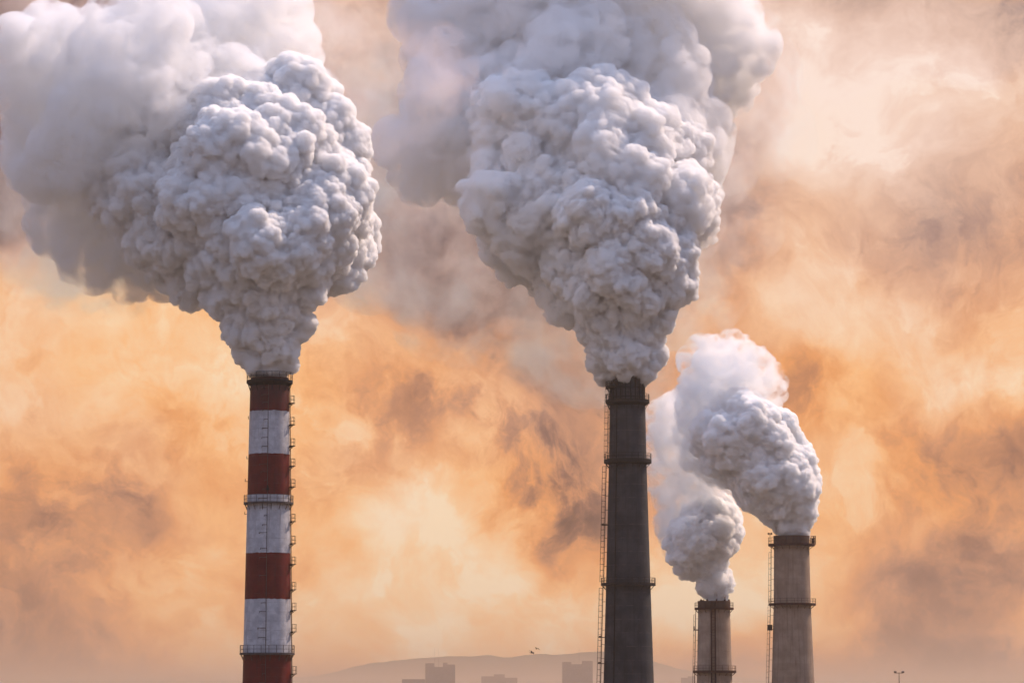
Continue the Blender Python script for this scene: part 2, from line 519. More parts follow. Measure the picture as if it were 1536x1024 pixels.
def plume_rows(rows, Y, rng, n, rk=(.18, .40), depth=1.0, dlim=None, fill=True, depth_off=0.0, ay=640, room=.10):
    """rows: (py, left px, right px); primary puffs inside that outline, in world metres"""
    s = Y / F
    rows = sorted(rows, key=lambda r: -r[0])
    # leave room for the puffs that will sprout outwards
    tight, m_ = [], len(rows) - 1
    for i, (y, l, r) in enumerate(rows):
        z, c, w = ay - y, (l + r) / 2, (r - l) / 2
        w = max(w - room * z, .42 * w)
        tight.append((y + room * 1.6 * z * (i / m_) ** 3, c - w, c + w))
    rows = tight
    ys = np.array([r[0] for r in rows], float)
    seg = []
    for i in range(len(rows) - 1):
        a = abs(ys[i] - ys[i + 1]); w = (rows[i][2] - rows[i][1] + rows[i + 1][2] - rows[i + 1][1]) / 4
        seg.append(a / max(w, 8))
    cum = np.concatenate([[0], np.cumsum(seg)])
    out = []
    def row(t):
        i = min(np.searchsorted(cum, t, 'right') - 1, len(rows) - 2)
        f = (t - cum[i]) / (cum[i + 1] - cum[i])
        a, b = rows[i], rows[i + 1]
        return [a[k] + (b[k] - a[k]) * f for k in range(3)]
    def put(px, py, d, r):
        p = at(px, py, Y)
        out.append((p.x, p.y + d * s + depth_off * s * min(1.0, max(0.0, (ay - 75 - py) / 160)), p.z, r * s))
    if fill:
        t = 0.0
        while t < cum[-1]:
            py, xl, xr = row(t)
            w = (xr - xl) / 2
            for k in (-.45, 0, .45) if w > 25 else (0,):
                put((xl + xr) / 2 + k * w, py, 0, w * (.62 if k == 0 else .5))
            t += .28
    for k in range(n):
        t = (k + rng.uniform()) / n * cum[-1]
        py, xl, xr = row(t)
        w = (xr - xl) / 2
        r = w * rng.uniform(*rk)
        th = rng.uniform(0, 2 * math.pi)
        if rng.uniform() < .25:
            th = rng.choice([0, math.pi]) + rng.uniform(-.3, .3)
        rho = w - r
        dep = depth * (rho if dlim is None else min(rho, dlim))
        put((xl + xr) / 2 + math.cos(th) * rho, py, math.sin(th) * dep, r)
    return np.array(out)

# ------------------------------------------------------------------ build plumes
VOX = 1.0
OCT = [(.080, 1.3, .60), (.040, 1.5, .62), (.021, 1.5, .62), (.0115, 1.3, .62)]
OCT_HEAD = [(.068, 1.3, .62), (.034, 1.5, .62), (.018, 1.5, .62), (.0100, 1.3, .62)]
OCT_FAR = [(.105, 1.2, .64), (.055, 1.4, .64), (.030, 1.4, .62), (.017, 1.2, .62)]
OCT_SOFT = [(.100, 1.2, .60), (.050, 1.4, .60), (.025, 1.2, .6)]
WILD = ((.45, .10), (.18, .045), (.08, .018))
def make_plume(name, rows, Y, n, seed, mat, apex_px, octaves=OCT, parent=None, vox=VOX, n2=16, n3=7, rk=(.17, .38), depth=1.0, extra=None, depth_off=0.0, rmin=1.6, room=.095, fill=True, warp=((.30, .050), (.11, .022))):
    rng = np.random.default_rng(seed)
    s = Y / F
    prim = plume_rows(rows, Y, rng, n, rk, depth, depth_off=depth_off, ay=apex_px[1], room=room, fill=fill)
    if extra is not None:
        prim = np.concatenate([prim, np.array([(*(at(x, y, Y) + Vector((0, (d + depth_off) * s, 0))), r * s) for x, y, d, r in extra])])
    sph = grow(prim, rng, n2, n3=n3, rmin=rmin * s)
    a = at(apex_px[0], apex_px[1], Y)
    me = puff_mesh(sph, vox * s, octaves, (a.x, a.y, a.z), seed, warp)
    me.materials.clear()
    base = at((rows[0][1] + rows[0][2]) / 2, rows[0][0], Y) if parent is None else parent.location
    me.transform(Matrix.Translation(-Vector(base)))
    o = link_mesh(name, me, mat, parent, True)
    if parent is None:
        o.location = base
    return o

Y1, Y2, Y3, Y4 = 409.0, 470.0, 600.0, 616.0
S_dense = smoke_mat('dense_steam', 5.0, skin=.09)
S_head1 = wispy_mat('billowing_torn_steam', 3.4, (.978, .978, .987, 1), .26, .27, .42, .4)
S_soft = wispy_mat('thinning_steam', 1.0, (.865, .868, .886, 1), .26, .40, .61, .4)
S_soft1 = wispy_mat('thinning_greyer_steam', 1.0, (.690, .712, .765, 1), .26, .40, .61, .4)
S_head = wispy_mat('spreading_torn_steam', 2.4, (.975, .975, .984, 1), .20, .34, .50, .4)
S_veil = smoke_mat('steam_veil', .07, skin=.0)
S_trail = wispy_mat('trailing_smoke', .13, (.52, .36, .28, 1), .115, .44, .64, .45)
S_far = wispy_mat('distant_steam', 3.6, (.968, .895, .842, 1), .42, .28, .46, .35)  # warm sky glow and haze tint put into the distant steams' albedo
S_farsoft = wispy_mat('distant_thin_steam', .8, (.965, .885, .820, 1), .26, .42, .62, .4)
S_fargrey = wispy_mat('distant_brownish_steam', 3.2, (.950, .875, .815, 1), .42, .30, .48, .35)
S_fargreysoft = wispy_mat('distant_thin_brownish_steam', .6, (.940, .860, .800, 1), .26, .42, .62, .4)
PL = 'smoke plumes above the chimneys'

p1 = empty('smoke_plume', at(403, 562, Y1))
tag(p1, 'thick white plume billowing from the red and white banded chimney', 'smoke plume', PL)
rows = [(578, 386, 420), (564, 382, 426), (550, 374, 436), (540, 364, 443), (525, 354, 444), (505, 348, 451), (480, 343, 457), (450, 332, 464), (420, 316, 474),
        (390, 302, 496), (360, 285, 525), (325, 275, 530), (285, 290, 515), (250, 330, 490)]
make_plume('billowing_column', rows, Y1, 190, 11, S_dense, (403, 622), parent=p1, depth_off=-25)
rows = [(420, 380, 420), (400, 335, 470), (375, 280, 505), (350, 225, 535), (320, 184, 552), (280, 172, 556), (240, 180, 545), (205, 205, 528), (175, 250, 505), (150, 320, 465), (135, 355, 440)]
make_plume('billowing_head', rows, Y1, 150, 12, S_head1, (403, 640), OCT_HEAD, parent=p1, vox=1.2, depth_off=35, depth=.75)
rows = [(310, 90, 240), (275, 40, 360), (235, 22, 420), (190, 15, 455), (150, 25, 470), (105, 50, 470), (60, 90, 455), (25, 130, 430), (-5, 170, 390)]
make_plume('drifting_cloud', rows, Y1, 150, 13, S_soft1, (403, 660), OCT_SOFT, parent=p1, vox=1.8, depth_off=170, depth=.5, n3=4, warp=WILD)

rows = [(250, -60, 240), (160, -130, 420), (80, -130, 520), (0, -120, 600), (-60, -100, 600)]
make_plume('trailing_smoke', rows, Y1, 90, 14, S_trail, (403, 700), OCT_SOFT[:2], parent=p1, vox=4, depth_off=460, depth=.35, n3=3, room=.05, warp=WILD)

p2 = empty('smoke_plume', at(942, 562, Y2))
tag(p2, 'tallest white plume, streaming up from the dark grey chimney to the top edge', 'smoke plume', PL)
rows = [(574, 924, 960), (562, 916, 968), (552, 894, 984), (535, 888, 988), (515, 888, 978), (490, 876, 992), (460, 858, 1003), (430, 848, 1012), (400, 846, 1022), (370, 850, 1028),
        (340, 835, 1005), (310, 820, 985), (280, 815, 965), (250, 830, 945)]
make_plume('billowing_column', rows, Y2, 190, 21, S_dense, (942, 622), parent=p2, depth_off=-25)
rows = [(460, 828, 900), (430, 815, 960), (400, 800, 1000), (370, 775, 1010), (340, 740, 1030), (310, 722, 1045), (270, 712, 1040), (230, 718, 1045), (200, 728, 1055), (175, 760, 1050), (150, 800, 1020)]
make_plume('spreading_head', rows, Y2, 150, 22, S_head, (942, 645), OCT_HEAD, parent=p2, vox=1.2, depth_off=45, depth=.75)
rows = [(215, 700, 1010), (180, 670, 1020), (130, 655, 1030), (80, 650, 1050), (30, 640, 1060), (-20, 630, 1065), (-80, 620, 1065), (-150, 620, 1060), (-200, 640, 1040)]
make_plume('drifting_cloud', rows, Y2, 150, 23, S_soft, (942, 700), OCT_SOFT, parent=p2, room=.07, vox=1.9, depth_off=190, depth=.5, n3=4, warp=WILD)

rows = [(415, 720, 880), (380, 620, 1020), (350, 590, 1090), (300, 575, 1130), (220, 590, 1140), (140, 600, 1140), (60, 580, 1130), (-20, 570, 1130)]
make_plume('trailing_smoke', rows, Y2, 90, 24, S_trail, (942, 700), OCT_SOFT[:2], parent=p2, vox=4, depth_off=480, depth=.35, n3=3, room=.05, warp=WILD)

p3 = empty('smoke_plume', at(1188, 802, Y3))
tag(p3, 'pinkish white plume bending left above the taller beige chimney at the right', 'smoke plume', PL)
rows = [(812, 1175, 1203), (800, 1169, 1210), (785, 1163, 1220), (765, 1142, 1228), (740, 1118, 1224), (715, 1100, 1228), (690, 1088, 1234), (660, 1090, 1226), (635, 1078, 1205), (610, 1060, 1190), (590, 1060, 1160)]
make_plume('billowing_column', rows, Y3, 90, 31, S_far, (1195, 862), OCT_FAR, parent=p3, vox=.9, room=.17)
rows = [(700, 1060, 1140), (670, 1030, 1160), (630, 1022, 1178), (590, 1025, 1185), (550, 1035, 1175), (510, 1045, 1150), (480, 1055, 1130), (450, 1070, 1110)]
make_plume('drifting_cloud', rows, Y3, 60, 32, S_farsoft, (1150, 900), OCT_SOFT, parent=p3, room=.10, fill=False, rk=(.22, .42), warp=WILD, vox=1.3, depth_off=40, depth=.8, n3=4)

p4 = empty('smoke_plume', at(1070, 898, Y4))
tag(p4, 'smallest plume, rising greyish from the short chimney between the two taller ones', 'smoke plume', PL)
rows = [(908, 1058, 1084), (898, 1054, 1089), (880, 1046, 1094), (862, 1036, 1098), (840, 1026, 1097), (820, 1008, 1095), (795, 1000, 1098), (765, 1010, 1098), (745, 1030, 1090)]
make_plume('billowing_column', rows, Y4, 80, 41, S_fargrey, (1072, 958), OCT_FAR, parent=p4, vox=.9, room=.14)
rows = [(800, 990, 1060), (765, 982, 1085), (725, 980, 1098), (680, 978, 1080), (635, 978, 1050), (590, 985, 1040), (550, 1000, 1030)]
make_plume('drifting_cloud', rows, Y4, 60, 42, S_fargreysoft, (1060, 980), OCT_SOFT, parent=p4, room=.10, fill=False, rk=(.22, .42), warp=WILD, vox=1.3, depth_off=40, depth=.8, n3=4)
print('plumes', time.time() - T0)

# ------------------------------------------------------------------ chimneys

class Chimney:
    """a hollow tapered shaft with decks, ladders and fittings; all given in photo rows and half widths, built in metres"""
    def __init__(s, cx, Y, label, prof, mat, lining, cat='chimney', wall=.35):
        s.Y, s.s = Y, Y / F
        base = at(cx, 900, Y)
        s.root = empty('industrial_chimney', (base.x, Y, 0))
        tag(s.root, label, cat, 'industrial chimneys')
        s.prof = [(zat(py, Y), hw * s.s) for py, hw in prof]           # top to bottom
        (z1, r1), (z0, r0) = s.prof[-2], s.prof[-1]
        k = (r0 - r1) / (z1 - z0)
        s.prof.append((-.5, r0 + k * z0 * .9))
        bm = bmesh.new()
        out = [(r, z) for z, r in reversed(s.prof)]
        top = s.prof[0]
        inn = [(top[1] - wall, top[0]), (top[1] - wall, -.4)]
        lathe(bm, out + inn, 96)
        obj('shaft', bm, mat, s.root, False)
        s.smooth_last()
    def smooth_last(s):
        me = s.root.children[-1].data
        me.polygons.foreach_set('use_smooth', [True] * len(me.polygons))
        try:
            me.set_sharp_from_angle(angle=R(35))
        except Exception:
            pass
    def rad(s, z):
        for (za, ra), (zb, rb) in zip(s.prof, s.prof[1:]):
            if za >= z >= zb:
                return ra + (rb - ra) * (za - z) / max(za - zb, 1e-6)
        return s.prof[0][1]
    def z(s, py):
        return zat(py, s.Y)
    def pt(s, a, r, z):
        return Vector((r * math.cos(a), r * math.sin(a), z))
    def deck(s, py, hw, mat, rail_px=11, posts=20, thick=.16, skirt=0.0, rmat=None, bracket=True, kick=.14, lean=0.0, a0=None, a1=None, name='platform'):
        z, ro = s.z(py), hw * s.s
        ri = s.rad(z) + .03
        full = a0 is None
        A0, A1 = (0, 2 * math.pi) if full else (a0, a1)
        bm = bmesh.new()
        lathe(bm, [(ri, z), (ro, z), (ro, z - thick), (ri, z - thick - skirt)], 72, A0, A1)
        lathe(bm, [(ro - .03, z + kick), (ro, z + kick), (ro, z + .004), (ro - .03, z + .004)], 72, A0, A1)
        if bracket:
            m = 16 if full else 6
            for i in range(m):
                a = A0 + (A1 - A0) * (i + .5) / m
                rr = s.rad(z - 1.1)
                rod(bm, s.pt(a, ro - .12, z - thick + .03), s.pt(a, rr - .03, z - .95 - skirt), .045, 5)
        p = obj(name, bm, mat, s.root)
        h = rail_px * s.s
        rb = bmesh.new()
        n = posts
        for i in range(n if full else n + 1):
            a = A0 + (A1 - A0) * i / n
            rod(rb, s.pt(a, ro - .05, z), s.pt(a, ro - .05 + lean, z + h), .035, 5)
        for f in (1.0, .55):
            torus(rb, ro - .05 + lean * f, z + h * f, .032, 64, A0, A1)
        rl = obj('railing', rb, rmat or mat, p)
        return p
    def ladder(s, ang, py0, py1, mat, off=.25, rr=.035, width=.45, step=.33, cage=True, name='ladder', landings=(), cage_r=.38, hoop=.9, follow=True):
        bm = bmesh.new()
        z1, z0 = s.z(py0), s.z(py1)
        t = Vector((-math.sin(ang), math.cos(ang), 0))
        zs = np.linspace(z0, z1, max(2, int((z1 - z0) / 4)))
        c = [s.pt(ang, s.rad(z) + off, z) for z in zs]
        for a, b in zip(c, c[1:]):
            for k in (-.5, .5):
                rod(bm, a + t * k * width, b + t * k * width, rr, 5)
        z = z0 + .1
        while z < z1:
            p = s.pt(ang, s.rad(z) + off, z)
            rod(bm, p - t * width / 2, p + t * width / 2, .018, 4)
            z += step
        z = z0 + .5
        while z < z1:
            p = s.pt(ang, s.rad(z) + off, z)
            for k in (-.5, .5):
                rod(bm, p + t * k * width, s.pt(ang, s.rad(z) - .02, z) + t * k * width, .025, 4)
            z += 2.2
        ld = obj(name, bm, mat, s.root)
        if cage:
            cb = bmesh.new()
            u = s.pt(ang, 1, 0)
            z = z0 + .3
            hoops = []
            while z < z1 - .3:
                p = s.pt(ang, s.rad(z) + off, z)
                pts = [p + t * math.sin(q) * cage_r * .9 + u * (cage_r * .55 - math.cos(q) * cage_r * .75) for q in np.linspace(-math.pi * .0 + .6, 2 * math.pi - .6, 9)]
                hoops.append(pts)
                for a, b in zip(pts, pts[1:]):
                    rod(cb, a, b, .02, 4)
                z += hoop
            for k in (1, 3, 4, 5, 7):
                for A, B in zip(hoops, hoops[1:]):
                    rod(cb, A[k], B[k], .014, 4)
            obj('safety_cage', cb, mat, ld)
        return ld
    def balcony(s, ang, py, mat, w=.62, h=1.0, name='rest_platform', off=.12):
        z = s.z(py)
        r = s.rad(z)
        e = r + off
        bm = bmesh.new()
        box(bm, s.pt(ang, e + w / 2, z), (w, 1.0, .08), ang)
        rod(bm, s.pt(ang, e + w * .8, z - .05), s.pt(ang, r, z - .55), .05, 5)
        rod(bm, s.pt(ang, r - .02, z - .02), s.pt(ang, e + .05, z - .02), .06, 5)
        box(bm, s.pt(ang, r + .18, z - .12), (.32, .5, .16), ang)
        p = obj(name, bm, mat, s.root)
        rb = bmesh.new()
        t = Vector((-math.sin(ang), math.cos(ang), 0))
        cs = [s.pt(ang, e + w - .04, z) + t * .46, s.pt(ang, e + w - .04, z) - t * .46, s.pt(ang, e + .08, z) + t * .46, s.pt(ang, e + .08, z) - t * .46]
        up = Vector((0, 0, h))
        for q in cs:
            rod(rb, q, q + up, .028, 5)
        for f in (1.0, .5):
            for i, j in ((0, 1), (0, 2), (1, 3)):
                rod(rb, cs[i] + up * f, cs[j] + up * f, .024, 5)
        obj('railing', rb, mat, p)
        return p

# --- red and white chimney
M_paint = painted_shaft_mat([zat(p, Y1) for p in (1140, 1060, 980.5, 898.5, 829.5, 742.5, 681.5, 617.5)])
c1 = Chimney(401.5, Y1, 'slender chimney painted in red and white bands, leftmost of the four', [(567, 28.6), (576, 29.2), (1024, 36.3)], M_paint, M_black)
c1.deck(572.5, 34.8, M_black, 13, 18, .22, skirt=.42, lean=.02)
c1.deck(755, 37.4, M_grey, 12, 22, .14)
c1.deck(980, 41.0, M_grey, 12.5, 22, .14)
c1.ladder(R(-8), 575, 1120, M_grey, off=.16, width=.36, cage=False)
for py in (605, 637, 669, 699, 730, 782, 815, 846, 884, 915, 947, 1010, 1040):
    c1.balcony(R(-6), py, M_dark)
def conduit(c, ang, py0, py1, mat, step, wide, seed, r=.04, side=-1, name='cable_conduit'):
    rnd = random.Random(seed)
    bm = bmesh.new()
    z, z1 = c.z(py1), c.z(py0)
    zs = np.linspace(z, z1, 14)
    ps = [c.pt(ang, c.rad(q) + .05, q) for q in zs]
    for p, q in zip(ps, ps[1:]):
        rod(bm, p, q, r, 5)
    while z < z1:
        w = rnd.uniform(*wide)
        n = 4
        rr = c.rad(z) + .05
        pts = [c.pt(ang + side * w * k / n / rr, rr, z) for k in range(n + 1)]
        if rnd.random() < .85:
            for p, q in zip(pts, pts[1:]):
                rod(bm, p, q, .03, 4)
            for p in (pts[0], pts[-1]):
                rod(bm, p, p * 1.0 + Vector((0, 0, -.18)), .035, 4)
        z += step * rnd.uniform(.9, 1.12)
    return obj(name, bm, mat, c.root)
conduit(c1, R(-89), 578, 1100, M_grey, 1.15, (.35, 1.25), 3)
def beacon(c, ang, py, mat, name='warning_lamp'):
    bm = bmesh.new()
    z = c.z(py); r = c.rad(z)
    box(bm, c.pt(ang, r + .15, z), (.32, .34, .36), ang)
    rod(bm, c.pt(ang, r + .2, z + .15), c.pt(ang, r + .2, z + .5), .11, 8)
    rod(bm, c.pt(ang, r - .02, z - .1), c.pt(ang, r + .4, z - .1), .04, 5)
    obj(name, bm, mat, c.root)
beacon(c1, R(-88), 735, M_dark)
def spur(c, ang, py, mat, l=.5, up=.35):
    bm = bmesh.new()
    z = c.z(py); r = c.rad(z)
    rod(bm, c.pt(ang, r - .02, z), c.pt(ang, r + l, z), .04, 5)
    rod(bm, c.pt(ang, r + l - .02, z - .05), c.pt(ang, r + l - .02, z + up), .045, 5)
    obj('bracket_arm', bm, mat, c.root)
for py, l in ((688, .22), (722, .35), (771, .3), (628, .15)):
    spur(c1, R(186), py, M_grey, l)
# mesh panel on the top rail
bm = bmesh.new()
zt = c1.z(572.5); rr = 34.8 * c1.s - .05
for k in range(15):
    a = R(-126 + k * 2.6)
    rod(bm, c1.pt(a, rr, zt + .1), c1.pt(a, rr, zt + 1.15), .014, 4)
for k in range(5):
    torus(bm, rr, zt + .2 + k * .2, .014, 14, R(-126), R(-89.6))
obj('mesh_panel', bm, M_black, c1.root)

# --- dark chimney
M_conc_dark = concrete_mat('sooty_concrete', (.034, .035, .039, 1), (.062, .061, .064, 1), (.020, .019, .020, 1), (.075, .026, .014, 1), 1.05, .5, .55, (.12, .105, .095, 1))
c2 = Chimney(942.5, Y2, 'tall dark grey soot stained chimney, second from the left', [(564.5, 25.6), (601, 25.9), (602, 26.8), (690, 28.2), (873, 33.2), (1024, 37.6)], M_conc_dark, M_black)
# cladding panels round the crown
bm = bmesh.new()
zc0, zc1 = c2.z(600), c2.z(565)
for k in range(22):
    a = 2 * math.pi * k / 22
    r = 25.8 * c2.s
    box(bm, c2.pt(a, r + .03, (zc0 + zc1) / 2), (.12, .14, zc1 - zc0), a)
for z in (zc0 + .35, (zc0 + zc1) / 2, zc1 - .18):
    torus(bm, 25.8 * c2.s + .05, z, .085, 72)
obj('crown_frame', bm, M_black, c2.root)
c2.deck(601.5, 33.2, M_black, 10, 22, .34, skirt=.45)
c2.deck(690.5, 35.8, M_black, 10, 22, .42, skirt=.25)
c2.deck(875.5, 41.0, M_dark, 9, 26, .26)
c2.deck(581, 33.0, M_black, 8, 6, .14, a0=R(168), a1=R(232), name='landing')
c2.ladder(R(198), 581, 690, M_black, off=.42, width=.5, cage_r=.45)
c2.ladder(R(188), 690, 875, M_dark, off=.45, width=.55, cage_r=.48)
c2.ladder(R(187), 875, 1120, M_dark, off=.50, width=.55, cage_r=.48)
for py in (787, 955, 994):
    c2.deck(py, (c2.rad(c2.z(py)) / c2.s) + 9, M_dark, 1.5, 3, .1, a0=R(180), a1=R(200), name='landing', bracket=False)
conduit(c2, R(-128), 604, 1100, M_black, 2.4, (.2, .5), 5, r=.10)
for k, (a, l) in enumerate(((-110, 1.1), (-82, .8), (-60, 1.3))):
    bm = bmesh.new()
    q = c2.pt(R(a), 25.0 * c2.s, zc1)
    rod(bm, q, q + Vector((.12 * (k - 1), 0, l)), .03, 5)
    obj('lightning_rod', bm, M_black, c2.root)

# --- short chimney between
M_conc_a = concrete_mat('weathered_beige_concrete', (.34, .255, .195, 1), (.45, .345, .265, 1), (.17, .11, .078, 1), (.13, .034, .016, 1), 1.3, .85, .2)
c4 = Chimney(1071, Y4, 'shortest beige concrete chimney with a rusty caged ladder down its middle', [(901.5, 23.6), (1024, 26.4)], M_conc_a, M_rust)
def crown(c, pa, pb, hw, mat, name='crown_band', proud=.12):
    bm = bmesh.new()
    za, zb = c.z(pa), c.z(pb)
    r = hw * c.s
    lathe(bm, [(r - .02, zb), (r + proud, zb), (r + proud, za), (r - .33, za), (r - .33, za - .05), (r - .02, za - .05)], 96)
    return obj(name, bm, mat, c.root)
M_crown = concrete_mat('stained_crown', (.075, .042, .032, 1), (.13, .080, .06, 1), (.045, .022, .018, 1), (.12, .03, .016, 1), .6, .8, .2)
crown(c4, 900.9, 911.5, 23.7, M_crown)
c4.deck(912, 29.2, M_rust, 8.5, 18, .26)
c4.deck(1006, 32.2, M_rust, 8, 20, .36)
c4.ladder(R(-97), 903, 1110, M_rust, off=.18, rr=.13, width=.86, step=.62, cage=False, name='caged_ladder')
c4.ladder(R(-97), 906, 1110, M_rust, off=.55, width=.5, cage_r=.5, hoop=1.1)
c4.ladder(R(185), 914, 1110, M_rust, off=.50, width=.4, cage=True, cage_r=.34, hoop=1.4)
for py in (944,):
    c4.deck(py, 31, M_rust, 5, 3, .14, a0=R(178), a1=R(196), name='landing', bracket=False)
for a in (-150, -120, -84, -50, -20, 30, 80, 130):
    bm = bmesh.new()
    q = c4.pt(R(a), 23.2 * c4.s, c4.z(901))
    box(bm, q + Vector((0, 0, .12)), (.34, .3, .34), R(a))
    rod(bm, q, q + Vector((0, 0, .75 if a in (-50, 30) else .45)), .05, 5)
    obj('rim_fitting', bm, M_rust, c4.root)

# --- right chimney
M_conc_b = concrete_mat('warm_grey_concrete', (.29, .215, .160, 1), (.385, .29, .22, 1), (.15, .095, .068, 1), (.15, .038, .017, 1), 1.3, .85, .2)
c3 = Chimney(1188.3, Y3, 'beige concrete chimney with rust streaks, rightmost of the four', [(804, 26.0), (820, 26.4), (905, 27.7), (1024, 31.8)], M_conc_b, M_rust)
crown(c3, 803.4, 815, 26.1, M_crown)
c3.deck(816.5, 35.0, M_rust, 10.5, 20, .26)
c3.deck(905.5, 35.4, M_rust, 8, 20, .26)
c3.ladder(R(186), 818, 905, M_rust, off=.62, width=.42, cage_r=.40, hoop=1.1)
c3.ladder(R(187), 905, 1110, M_rust, off=.70, width=.42, cage_r=.42, hoop=1.1)
bm = bmesh.new()
zb_ = c3.z(941)
box(bm, c3.pt(R(188), c3.rad(zb_) + .75, zb_), (.85, .8, 1.05), R(188))
box(bm, c3.pt(R(188), c3.rad(zb_) + .75, zb_ + .56), (.95, .9, .07), R(188))
rod(bm, c3.pt(R(188), c3.rad(zb_) - .05, zb_ - .3), c3.pt(R(188), c3.rad(zb_) + .7, zb_ - .3), .06)
obj('junction_box', bm, M_dark, c3.root)
zt = c3.z(816.5)
def mast(c, ang, r, h, mat, head=None):
    bm = bmesh.new()
    q = c.pt(ang, r, zt)
    rod(bm, q, q + Vector((0, 0, h)), .05, 6)
    if head == 'lamps':
        for dx in (-.28, .28):
            box(bm, q + Vector((dx, 0, h - .1)), (.34, .3, .3))
        rod(bm, q + Vector((-.4, 0, h - .3)), q + Vector((.4, 0, h - .3)), .03)
    else:
        rod(bm, q + Vector((-.02, 0, h * .72)), q + Vector((.22, 0, h * .72)), .03)
    obj('lamp_mast' if head else 'lightning_rod', bm, mat, c.root)
mast(c3, R(216), 30.5 * c3.s, 3.6, M_rust)
mast(c3, R(184), 32.5 * c3.s, 2.3, M_rust, 'lamps')
# cabinet cage on the right of the top deck
bm = bmesh.new()
q = c3.pt(R(-4), 32.6 * c3.s, zt)
for dx in (-.55, .05, .4):
    for dy in (-.45, .45):
        rod(bm, q + Vector((dx, dy, 0)), q + Vector((dx, dy, 1.75 if dx > -.5 else 1.4)), .045, 5)
for h in (.6, 1.2, 1.7):
    for dy in (-.45, .45):
        rod(bm, q + Vector((-.55, dy, h)), q + Vector((.4, dy, h)), .035, 5)
    rod(bm, q + Vector((.4, -.45, h)), q + Vector((.4, .45, h)), .035, 5)
box(bm, q + Vector((-.1, 0, .75)), (.4, .5, 1.0))
obj('service_cage', bm, M_rust, c3.root)

# ------------------------------------------------------------------ ground and far skyline
def ground_mat():
    m, N = new_mat('bare_ground')
    co = N.n('ShaderNodeTexCoord').outputs['Object']
    c = N.mix(N.mr(N.noise(co, .02, 8, .6), .35, .65), (.08, .07, .06, 1), (.16, .13, .10, 1))
    c = N.mix(N.mr(N.noise(co, .6, 4, .6), .5, .7), c, (.035, .045, .022, 1))
    return finish(m, N, c, .95, N.noise(co, 1.2, 5, .6), .4, .2)
bm = bmesh.new()
bmesh.ops.create_grid(bm, x_segments=60, y_segments=60, size=45000, matrix=Matrix.Translation((0, 25000, 0)))
g = obj('ground', bm, ground_mat())
tag(g, kind='structure')

def hill_mesh(prof, Y, deep, nx=220, ny=26):
    xs = np.linspace(prof[0][0], prof[-1][0], nx)
    hp = np.interp(xs, [p[0] for p in prof], [p[1] for p in prof])
    bm = bmesh.new()
    rnd = np.random.default_rng(5)
    P = np.stack([xs / 23.0, np.zeros(nx), np.zeros(nx)], 1)
    rid = vnoise(P, 3) * 1.6 + vnoise(P * 2.7, 4) * .8 + vnoise(P * 6.1, 8) * .4
    G = []
    for j in range(ny):
        v = j / (ny - 1) * 2 - 1
        fall = max(0.0, 1 - abs(v)) ** .8
        rowv = []
        for i in range(nx):
            top = at(xs[i], hp[i] + rid[i], Y)
            nz = vnoise(np.array([[xs[i] / 30.0, j * .45, 2.0]]), 9)[0]
            rowv.append(bm.verts.new((top.x, Y + v * deep, max(-1.0, top.z * fall * (1 + .12 * nz * abs(v)) - 1.0 * abs(v)))))
        G.append(rowv)
    for j in range(ny - 1):
        for i in range(nx - 1):
            bm.faces.new((G[j][i], G[j][i + 1], G[j + 1][i + 1], G[j + 1][i]))
    return bm
m, N = new_mat('wooded_hill')
co = N.n('ShaderNodeTexCoord').outputs['Object']
finish(m, N, N.mix(N.mr(N.noise(co, .01, 6, .6), .4, .6), (.04, .05, .03, 1), (.09, .08, .055, 1)), .95)
hl = obj('hill', hill_mesh([(-400, 1038), (0, 1035), (300, 1030), (480, 1012), (570, 990), (650, 983), (720, 981), (760, 983), (820, 979), (900, 974), (960, 984), (1040, 1006), (1200, 1026), (1500, 1032), (1900, 1037)], 34000, 2500), m, None, True)
tag(hl, kind='structure')

def wall_mat(name, a, b):
    m, N = new_mat(name)
    co = N.n('ShaderNodeTexCoord').outputs['Object']
    c = N.mix(N.mr(N.noise(co, .25, 5, .6), .35, .65), a, b)
    c = N.mix(N.math('MULTIPLY', N.mr(streaks(N, co, .8, .05), .5, .7), .5), c, (.09, .08, .08, 1))
    return finish(m, N, c, .9)
M_wall = wall_mat('grey_render', (.16, .14, .14, 1), (.22, .20, .19, 1))
M_roof = wall_mat('bitumen_roof', (.05, .05, .05, 1), (.08, .075, .07, 1))
m, N = new_mat('dark_glass')
M_glass = finish(m, N, (.03, .035, .045, 1), .15)

